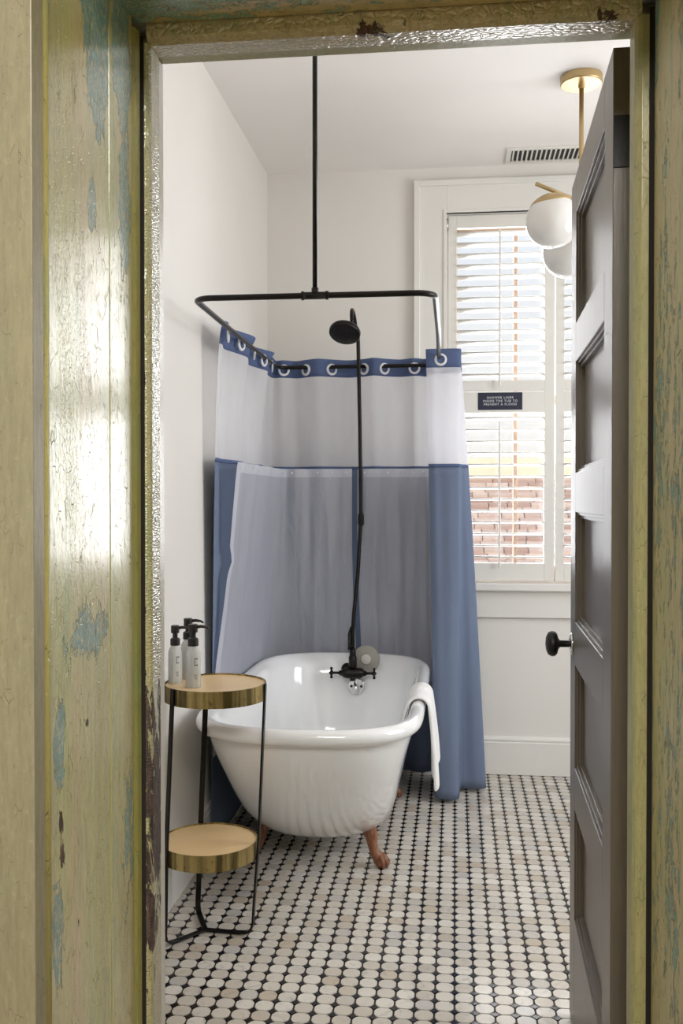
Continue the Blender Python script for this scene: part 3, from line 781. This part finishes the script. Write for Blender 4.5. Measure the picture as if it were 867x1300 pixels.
# ------------------------------------------------------------------ tub faucet with shower riser
fx, fy, fz = -.443, 4.205, .520
fc = empty('shower_faucet', (fx, fy + .1, .5)); tag(fc, 'black tub faucet with tall riser pipe and round shower head', 'faucet')
def fp(name, bm, mat='black', parent=fc, **k):
    k.setdefault('smooth', True); o = link(name, bm, M[mat], parent, **k); o.location = -fc.location if parent is fc else (0, 0, 0); return o
bm = bm_new()
tube(bm, [(fx - .060, fy, fz), (fx - .045, fy, fz), (fx - .040, fy, fz), (fx - .020, fy, fz), (fx, fy, fz), (fx + .020, fy, fz), (fx + .040, fy, fz), (fx + .045, fy, fz), (fx + .060, fy, fz)], [.010, .014, .021, .024, .020, .024, .021, .014, .010], 18)
for s in (-1, 1): tube(bm, [(fx + s * .032, fy, fz + .004), (fx + s * .032, fy + .075, fz + .004)], .013, 12); lathe(bm, [(.0, .0), (.028, 0), (.026, -.006), (.014, -.012)], (fx + s * .032, 4.283, fz + .004), (0, 1, 0), 20)
fp('faucet_body', bm)
for s in (-1, 1):
    bm = bm_new(); tube(bm, [(fx + s * .058, fy, fz), (fx + s * .092, fy, fz)], .006, 10)
    lathe(bm, [(0, .0), (.010, .002), (.012, .008), (.008, .014), (0, .016)], (fx + s * .086, fy, fz), (s, 0, 0), 14)
    c = Vector((fx + s * .094, fy, fz))
    for d in ((0, 0, 1), (0, 0, -1), (0, 1, 0), (0, -1, 0)):
        d = Vector(d); tube(bm, [c, c + d * .017], [.0045, .0045], 8); lathe(bm, [(0, -.006), (.0058, -.003), (.0062, 0), (.0058, .003), (0, .006)], c + d * .020, d, 10)
    tube(bm, [c, c + Vector((s * .01, 0, 0))], [.006, .004], 8)
    o = fp('cross_handle', bm)
bm = bm_new(); tube(bm, [(fx, fy, fz - .01), (fx, fy - .004, fz - .026), (fx, fy - .006, fz - .034)], [.014, .013, .012], 14)
fp('spout', bm)
bm = bm_new()
tube(bm, [(fx, fy, fz + .01), (fx, fy, .70), (fx + .004, fy + .01, .78), (-.424, 4.235, .95), (-.412, 4.25, 1.19), (-.416, 4.25, 1.60), (-.424, 4.25, 1.97), (-.426, 4.245, 2.012)]
     + arc((-.432, 4.165, 2.015), (0, 1, 0), (-.10, 0, 1), .08, .15, PI * .96, 12), .0085, 12)
fp('riser_pipe', bm)
for (x, y, z, r) in ((-.412, 4.25, 1.19, .0135), (fx, fy, .60, .014), (fx, fy, .57, .018)):
    bm = bm_new(); lathe(bm, [(0, -.028), (r * .8, -.028), (r, -.018), (r, .018), (r * .8, .028), (0, .028)], (x, y, z), seg=16); fp('coupling', bm)
bm = bm_new()      # hand-spray cradle and diverter lever beside the riser
tube(bm, [(fx - .014, fy - .01, .695), (fx - .014, fy - .01, .650), (fx - .012, fy - .01, .625)], [.006, .007, .010], 10); tube(bm, [(fx - .014, fy - .01, .695), (fx - .006, fy - .008, .725)], [.006, .004], 8); tube(bm, [(fx - .016, fy - .01, .64), (fx, fy, .64)], .006, 8)
fp('cradle', bm)
hn = Vector((-.10, -.52, -.85)).normalized(); hc = Vector((-.466, 4.082, 1.976))
bm = bm_new(); lathe(bm, [(0, 0), (.062, 0), (.0665, -.004), (.0675, -.018), (.063, -.026), (.03, -.034), (.016, -.045), (.012, -.058), (0, -.06)], hc, hn, 40)
sh_ = fp('shower_head', bm); tag(sh_, 'round black shower head')
bm = bm_new(); u, w = frame_at(hn)
for R, n in ((.015, 6), (.032, 12), (.049, 18)):
    for k in range(n):
        a = 2 * PI * k / n; lathe(bm, [(.0022, 0), (.0018, .002), (0, .0025)], hc + (u * math.cos(a) + w * math.sin(a)) * R, hn, 6)
o = fp('spray_nozzles', bm, 'black', sh_); o['kind'] = 'stuff'

bm = bm_new(); lathe(bm, [(0, .0), (.058, 0), (.0605, .003), (.058, .006), (.030, .005), (.025, .009), (.022, .013), (0, .014)], (-.388, 4.254, .575), (0, -1, .10), 36)
st = link('drain_stopper', bm, M['rubber'], smooth=True); tag(st, 'round grey rubber drain cover leaning behind the faucet', 'drain cover')
bm = bm_new(); lathe(bm, [(0, .0145), (.020, .0142), (.0215, .013)], (-.388, 4.254, .575), (0, -1, .10), 24)
o = link('centre_boss', bm, M['rubberlight'], st, smooth=True); tag(o, 'paler centre boss')

# ------------------------------------------------------------------ curtain rod
rd = empty('shower_curtain_rod', (-.42, 3.55, 1.87)); tag(rd, 'black rectangular shower curtain rod hung from the ceiling over the tub', 'curtain rod')
x0, x1, y0, y1, rc, zr = -.795, -.058, 2.795, 4.305, .055, 1.872
x0n = -.768
P = []
P += [Vector((x0n + rc, y0, zr)), Vector((-.4, y0, zr)), Vector((x1 - rc, y0, zr))]
P += arc((x1 - rc, y0 + rc, zr), (0, -1, 0), (1, 0, 0), rc, .15, PI / 2, 6)
P += [Vector((x1 - .002, 3.5, zr)), Vector((x1 - .012, y1 - rc, zr))]
P += arc((x1 - .012 - rc, y1 - rc, zr), (1, 0, 0), (0, 1, 0), rc, .15, PI / 2, 6)
P += [Vector((-.5, y1, zr)), Vector((x0 + rc, y1, zr))]
P += arc((x0 + rc, y1 - rc, zr), (0, 1, 0), (-1, 0, 0), rc, .15, PI / 2, 6)
P += [Vector((-.785, 3.6, zr)), Vector((x0n, y0 + rc, zr))]
P += arc((x0n + rc, y0 + rc, zr), (-1, 0, 0), (0, -1, 0), rc, .15, PI / 2 - .1, 6)
bm = bm_new(); tube(bm, P, .0088, 14, closed=True)
o = part('rail', bm, M['black'], rd, smooth=True); o.location = -rd.location
bm = bm_new(); tube(bm, [(-.405, y0, zr), (-.405, y0, ZC - .002)], .0072, 12); o = part('ceiling_support', bm, M['black'], rd, smooth=True); o.location = -rd.location
bm = bm_new(); lathe(bm, [(0, 0), (.035, 0), (.033, -.006), (.010, -.012)], (-.405, y0, ZC - .001), seg=24); o = part('flange', bm, M['black'], rd, smooth=True); o.location = -rd.location
bm = bm_new()
tube(bm, [(-.445, y0, zr), (-.437, y0, zr), (-.4365, y0, zr), (-.405, y0, zr), (-.3735, y0, zr), (-.373, y0, zr), (-.365, y0, zr)], [.013, .013, .0108, .0108, .0108, .013, .013], 14); tube(bm, [(-.405, y0, zr), (-.405, y0, zr + .022)], .0105, 12)
o = part('tee_fitting', bm, M['black'], rd, smooth=True); o.location = -rd.location

# ------------------------------------------------------------------ shower curtain
# control points: (top x, top y, bottom x, bottom y, ring?)
CP = [(-.803, 3.335, -.8725, 3.40, 0), (-.797, 3.365, -.8725, 3.43, 1)]
lx = -.793
ys = [3.365, 3.56, 3.79, 3.99, 4.17]
for i, (a, b) in enumerate(zip(ys, ys[1:])):
    s = 1 if i % 2 else -1
    CP.append((lx + s * .026, (a + b) / 2, -.8725 + s * .002, (a + b) / 2 + .03, 0)); CP.append((lx, b, -.8725, b + .03, 1))
CP.append((-.80, 4.24, -.8725, 4.30, 0)); CP.append((-.800, 4.315, -.860, 4.41, 0)); 
xs = [-.765, -.665, -.548, -.403, -.312, -.179]
CP.append((xs[0], 4.305, xs[0] - .03, 4.445, 1))
for i, (a, b) in enumerate(zip(xs, xs[1:])):
    s = -1 if i % 2 else 1
    am = .033
    CP.append(((a + b) / 2, 4.305 + s * am, (a + b) / 2, 4.480 + s * .020, 0)); CP.append((b, 4.305, b + .02, 4.480, 1))
CP += [(-.135, 4.335, -.075, 4.485, 0), (-.10, 4.29, -.02, 4.46, 0), (-.12, 4.265, -.02, 4.41, 0), (-.068, 4.25, .03, 4.38, 1), (.015, 4.225, .09, 4.36, 0), (.020, 4.19, .133, 4.29, 0),
       (.019, 4.15, .131, 4.252, 0), (.020, 4.12, .095, 4.240, 0), (.021, 4.09, .045, 4.240, 0), (.0225, 4.072, .024, 4.225, 0), (.0235, 4.062, .019, 4.11, 0), (.012, 4.053, .010, 4.082, 0), (-.020, 4.05, -.012, 4.072, 0), (-.060, 4.052, -.045, 4.074, 2), (-.095, 4.049, -.068, 4.084, 0), (-.122, 4.055, -.083, 4.103, 0)]
def cat(p0, p1, p2, p3, t):
    return tuple(.5 * ((2 * b) + (-a + c) * t + (2 * a - 5 * b + 4 * c - d) * t * t + (-a + 3 * b - 3 * c + d) * t ** 3) for a, b, c, d in zip(p0, p1, p2, p3))
SUB = 7
def spline(cp):
    out = []
    for i in range(len(cp) - 1):
        q = [cp[max(i - 1, 0)], cp[i], cp[i + 1], cp[min(i + 2, len(cp) - 1)]]
        for k in range(SUB): out.append(cat(q[0][:4], q[1][:4], q[2][:4], q[3][:4], k / SUB))
    out.append(tuple(cp[-1][:4])); return out
CS = spline(CP)
ZT, ZB = 1.903, .02
def hfun(z, zt=ZT, zb=ZB):
    return max(0., min(1., (zt - z) / (zt - zb)))
def cpt(c, z, k, wig=.006, sd=0.):
    t = hfun(z); w = t ** .85
    wx = t ** .38 if c[0] < -.75 else w
    x = c[0] + (c[2] - c[0]) * wx; y = c[1] + (c[3] - c[1]) * w
    a = wig * min(1, t * 3) * (.12 if k > (len(CP) - 11) * SUB else 1)
    y += a * math.sin(k * .55 + 2.2 * t + sd); 
    if x > -.7: x += a * .5 * math.sin(k * .8 + 3.1 * t + sd)
    # where it squeezes past the tub rim keep it outside
    return x, y
def sheet(name, cs, zs, mat, parent, solid=0., wig=.006, off=0., sd=0.):
    bm = bm_new(); rows = []
    for z in zs:
        row = []
        for k, c in enumerate(cs):
            x, y = cpt(c, z, k, wig, sd)
            dz = .0
            row.append(bm.verts.new((x, y, z + dz)))
        rows.append(row)
    for A, B in zip(rows, rows[1:]):
        for k in range(len(A) - 1): bm.faces.new((A[k], A[k + 1], B[k + 1], B[k]))
    o = link(name, bm, mat, parent, smooth=True, solid=solid)
    return o
cur = empty('shower_curtain', (-.4, 4.3, 0)); tag(cur, 'blue and white shower curtain with sheer upper part hanging around the tub', 'shower curtain')
lin = lambda a, b, n: [a + (b - a) * i / n for i in range(n + 1)]
o = sheet('header_band', CS, lin(1.905, 1.828, 4), M['blueband'], cur, .0016); o.location = -cur.location; tag(o, 'blue cotton header band')
o = sheet('sheer_panel', CS, lin(1.828, 1.42, 14), M['sheer'], cur); o.location = -cur.location; tag(o, 'white see-through mesh panel')
o = sheet('blue_panel', CS, lin(1.42, .02, 36), M['blue'], cur, .0014); o.location = -cur.location; tag(o, 'blue cotton lower panel')
for i, c in enumerate(CP):
    if not c[4]: continue
    k = i * SUB; a, b = CS[max(k - 2, 0)], CS[min(k + 2, len(CS) - 1)]
    tdir = Vector((b[0] - a[0], b[1] - a[1], 0)).normalized(); nr_ = Vector((-tdir.y, tdir.x, 0))
    p = Vector((c[0], c[1], 1.868 - .008))
    bm = bm_new(); u = tdir; w = Vector((0, 0, 1)); R = .021
    rings = []
    for j in range(24):
        a_ = 2 * PI * j / 24; d = u * math.cos(a_) + w * math.sin(a_)
        rings.append([bm.verts.new(p + d * r + nr_ * h) for r, h in ((.0165, -.003), (.0175, -.0042), (.0255, -.003), (.0265, 0), (.0255, .003), (.0175, .0042), (.0165, .003))])
    for j in range(24):
        A, B = rings[j], rings[(j + 1) % 24]
        for q in range(7): bm.faces.new((A[q], A[(q + 1) % 7], B[(q + 1) % 7], B[q]))
    o = part('grommet', bm, M['grommet'], cur, smooth=True); o.location = -cur.location

# ------------------------------------------------------------------ liner, snapped on below the sheer part
ln = empty('shower_liner', (-.4, 4.25, 1.4)); tag(ln, 'translucent white liner snapped to the inside of the blue shower curtain', 'liner')
def liner_line(cps): 
    return spline([(*c, 0) for c in cps])
L1 = [(-.778, 3.43, -.854, 3.41), (-.770, 3.50, -.853, 3.50), (-.779, 3.60, -.854, 3.60), (-.766, 3.72, -.853, 3.72), (-.778, 3.84, -.854, 3.84), (-.764, 3.97, -.853, 3.97), (-.772, 4.10, -.853, 4.10), (-.765, 4.20, -.840, 4.24), (-.745, 4.262, -.80, 4.365), (-.70, 4.250, -.72, 4.398), (-.64, 4.270, -.64, 4.392), (-.58, 4.252, -.57, 4.402), (-.52, 4.272, -.51, 4.393), (-.455, 4.258, -.448, 4.402)]
L2 = [(-.428, 4.27, -.428, 4.400), (-.37, 4.250, -.36, 4.391), (-.32, 4.272, -.31, 4.402), (-.27, 4.250, -.26, 4.391), (-.21, 4.270, -.20, 4.402), (-.16, 4.255, -.13, 4.396), (-.12, 4.245, -.09, 4.375), (-.10, 4.20, -.066, 4.33)]
def liner_sheet(name, cs, zs, mat, sd):
    bm = bm_new(); rows = []
    for z in zs:
        t = (1.415 - z) / 1.0; row = []
        for k, c in enumerate(cs):
            s = min(1, t / .8)
            x = c[0] + (c[2] - c[0]) * (s ** .8 if c[0] < -.75 else s); y = c[1] + (c[3] - c[1]) * s ** 1.35 - .012 * math.sin(PI * s) * (1 if c[0] > -.75 else 0)
            kk = k + 5 if sd == .5 else k
            if sd < 1 and kk < 14:       # loose front edge, pinched in the middle
                e = (14 - kk) / 14
                y += e * (.03 * math.sin(t * PI / .72) * (1 if t < .72 else -.3) + (.06 * max(0, 1 - abs(t - .36) / .05) if abs(t - .36) < .05 else 0) - .10 * max(0, t - .45))
            if x > -.7: y += .005 * math.sin(kk * .9 + t * 4 + math.ceil(sd)) * min(1, t * 4); x += .004 * math.sin(kk * .7 - t * 5)
            row.append(bm.verts.new((x, y, z)))
        rows.append(row)
    for A, B in zip(rows, rows[1:]):
        for k in range(len(A) - 1): bm.faces.new((A[k], A[k + 1], B[k + 1], B[k]))
    o = link(name, bm, mat, ln, smooth=True); o.location = -ln.location; return o
for sd, L in ((0, L1), (1, L2)):
    cs = liner_line(L)
    liner_sheet('liner_header', cs, lin(1.415, 1.378, 2), M['linerband'], sd)
    if sd == 0:
        h_ = liner_sheet('liner_hem', cs[:6], lin(1.378, .36, 34), M['linerband'], sd); tag(h_, 'whiter opaque side hem')
    liner_sheet('liner_panel', cs[5:] if sd == 0 else cs, lin(1.378, .36, 34), M['liner'], sd if sd else .5)
    for k in range(4, len(cs), 7):
        bm = bm_new(); c = cs[k]; lathe(bm, [(0, .004), (.004, .004), (.005, .002), (.005, 0)], (c[0], c[1] - .001, 1.397), (0, -1, 0) if c[0] > -.75 else (1, 0, 0), 10)
        o = link('snap', bm, M['grommet'], ln, smooth=True); o.location = -ln.location
# stitched blue seam where sheer meets the lower panel
cs2 = CS
bm = bm_new()
rows = []
for z in (1.428, 1.415):
    row = []
    for k, c in enumerate(cs2):
        x, y = cpt(c, z, k)
        row.append(bm.verts.new((x + (.0025 if x < -.75 else 0), y - .0025, z)))
    rows.append(row)
for k in range(len(cs2) - 1): bm.faces.new((rows[0][k], rows[0][k + 1], rows[1][k + 1], rows[1][k]))
o = part('seam_tape', bm, M['blueband'], cur, smooth=True, solid=.001); o.location = -cur.location

# ------------------------------------------------------------------ towel over the tub rim
bm = bm_new()
rimx, rz = CXT + .378 - rr, zc
prof = []
for i in range(7): prof.append((rimx - .073 + .030 * i / 6, .44 + (.560 - .44) * i / 6))      # inside hang, following the tub wall
for i in range(1, 12):
    a = PI - PI * i / 12; prof.append((rimx + (rr + .011) * math.cos(a), rz + (rr + .011) * math.sin(a)))
for i in range(0, 15): prof.append((rimx + rr + .011 + .018 * math.sin(i / 14 * 1.5), .560 - (.560 - .262) * i / 14))
ny = 18; rows = []
for j in range(ny + 1):
    f = j / ny; row = []
    for i, (x, z) in enumerate(prof):
        dn = max(0, (i - 18) / (len(prof) - 19))
        y = 3.33 + .27 * f + dn * (.06 - .05 * f)
        wv = .008 * math.sin(f * 8) * (.3 + dn)
        zz = z + dn * (.05 * f - .035 * max(0, .5 - abs(f - .3)))
        # follow the rim's curve toward the near corner
        row.append(bm.verts.new((x + wv, y, zz)))
    rows.append(row)
for A, B in zip(rows, rows[1:]):
    for k in range(len(A) - 1): bm.faces.new((A[k], A[k + 1], B[k + 1], B[k]))
tw = link('hand_towel', bm, M['towel'], smooth=True)
md = tw.modifiers.new('solid', 'SOLIDIFY'); md.thickness = .012; md.offset = 0
md = tw.modifiers.new('sub', 'SUBSURF'); md.levels = 1; md.render_levels = 1
tag(tw, 'white folded hand towel draped over the right rim of the bathtub', 'towel')

# ------------------------------------------------------------------ side table
TBX, TBY = -.733, 2.787
tbl = empty('side_table', (TBX, TBY, 0)); tag(tbl, 'round two-tier side table with brass trays and slim black legs beside the tub', 'table')
lean = lambda z: .032 * z / .74
def tray(z, rad, name='tray'):
    c = (TBX + lean(z), TBY, 0)
    bm = bm_new(); lathe(bm, [(rad - .0025, z - .048), (rad, z - .048), (rad, z), (rad - .0025, z), (rad - .0025, z - .048)], c, seg=56)
    o = part(name, bm, M['brassband'], tbl, smooth=False); o.location = -tbl.location
    for p in o.data.polygons: p.use_smooth = False
    tag(o, 'tarnished brass tray band')
    bm = bm_new(); lathe(bm, [(0, z - .0065), (rad - .003, z - .0045), (rad - .003, z - .012), (0, z - .012)], c, seg=56)
    q = link('tray_lining', bm, M['traytop'], o, smooth=False); tag(q, 'smooth tan tray surface')
    return o
tray(.741, .1495); tray(.277, .1435)
legs = [(-128, 0), (-4, 1), (114, 2)]
for a, k in legs:
    a = math.radians(a); d = Vector((math.cos(a), math.sin(a), 0)); s = Vector((-d.y, d.x, 0))
    bm = bm_new()
    rad = lambda z: .1445 + .0075 * min(1, z / .277) 
    # flat bar: wide along the ring's tangent
    pts = [(rad(.741), .742), (rad(.5), .5), (rad(.277), .277), (.146, .10), (.145, .035), (.140, .018), (.128, .009), (.10, .006), (.0, .006)]
    ringsv = []
    for i, (r, z) in enumerate(pts):
        c = Vector((TBX + lean(z), TBY, z)) + d * r
        p0 = pts[max(i - 1, 0)]; p1 = pts[min(i + 1, len(pts) - 1)]
        tg = (d * (p1[0] - p0[0]) + Vector((0, 0, p1[1] - p0[1]))).normalized(); nn = s.cross(tg).normalized()
        ringsv.append([bm.verts.new(c + s * sx * .0082 + nn * sn * .003) for sx, sn in ((-1, -1), (1, -1), (1, 1), (-1, 1))])
    for A, B in zip(ringsv, ringsv[1:]):
        for q in range(4): bm.faces.new((A[q], A[(q + 1) % 4], B[(q + 1) % 4], B[q]))
    bm.faces.new(ringsv[0]); bm.faces.new(ringsv[-1][::-1])
    o = part('leg', bm, M['black'], tbl, bevel=.0012); o.location = -tbl.location

# ------------------------------------------------------------------ pump bottles
def bottle(x, y, ang, label, h=1.0):
    z = .7352
    b = empty('pump_bottle', (x, y, z)); tag(b, label, 'bottle', 'frosted pump bottles on the side table')
    bm = bm_new(); lathe(bm, [(0, 0), (.018, 0), (.0205, .003), (.0205, .086), (.0195, .096), (.015, .106), (.0115, .111), (.0115, .118), (0, .118)], (0, 0, 0), seg=32)
    link('bottle_body', bm, M['bottle'], None, smooth=True).parent = b
    bm = bm_new(); lathe(bm, [(0, .113), (.0145, .113), (.0145, .131), (.012, .134), (.0075, .136), (.0075, .148), (.0125, .150), (.0125, .170), (.011, .172), (0, .172)], (0, 0, 0), seg=24)
    p = link('pump', bm, M['blackpl'], None, smooth=False, bevel=.0006); p.parent = b
    bm = bm_new(); d = Vector((math.cos(ang), math.sin(ang), 0))
    tube(bm, [d * .008 + Vector((0, 0, .164)), d * .022 + Vector((0, 0, .166)), d * .036 + Vector((0, 0, .1645)), d * .045 + Vector((0, 0, .160))], [.005, .0045, .0035, .0028], 10)
    q = link('nozzle', bm, M['blackpl'], None, smooth=True); q.parent = p
    # printed mark: an open square bracket and small lines
    bm = bm_new(); fa = math.radians(-65)
    def strip(a0, a1, z0, z1):
        n = 4; R = .0209; vs2 = []
        for i in range(n + 1):
            a = a0 + (a1 - a0) * i / n; vs2.append((bm.verts.new((R * math.cos(a), R * math.sin(a), z0)), bm.verts.new((R * math.cos(a), R * math.sin(a), z1))))
        for (a, b_), (c, d2) in zip(vs2, vs2[1:]): bm.faces.new((a, b_, d2, c))
    strip(fa, fa + .06, .062, .082); strip(fa, fa + .42, .080, .082); strip(fa, fa + .42, .062, .064); 
    strip(fa + .36, fa + .42, .077, .082); strip(fa + .36, fa + .42, .062, .066)
    link('printed_bracket', bm, M['blackpl'], None).parent = b
    for i in range(3):
        bm = bm_new(); strip(fa - .1 + .05 * i, fa + .35, .036 - i * .005, .0372 - i * .005)
        link('printed_line', bm, M['blackpl'], None).parent = b
    b.scale = (h, h, h)
    return b
bottle(-.822, 2.786, .15, 'frosted bottle with black pump, leftmost on the side table', 1.0)
bottle(-.752, 2.730, -.05, 'frosted bottle with black pump, rightmost and nearest on the side table', 1.07)
bottle(-.804, 2.862, .0, 'frosted bottle with black pump, standing behind the other two', 1.07)
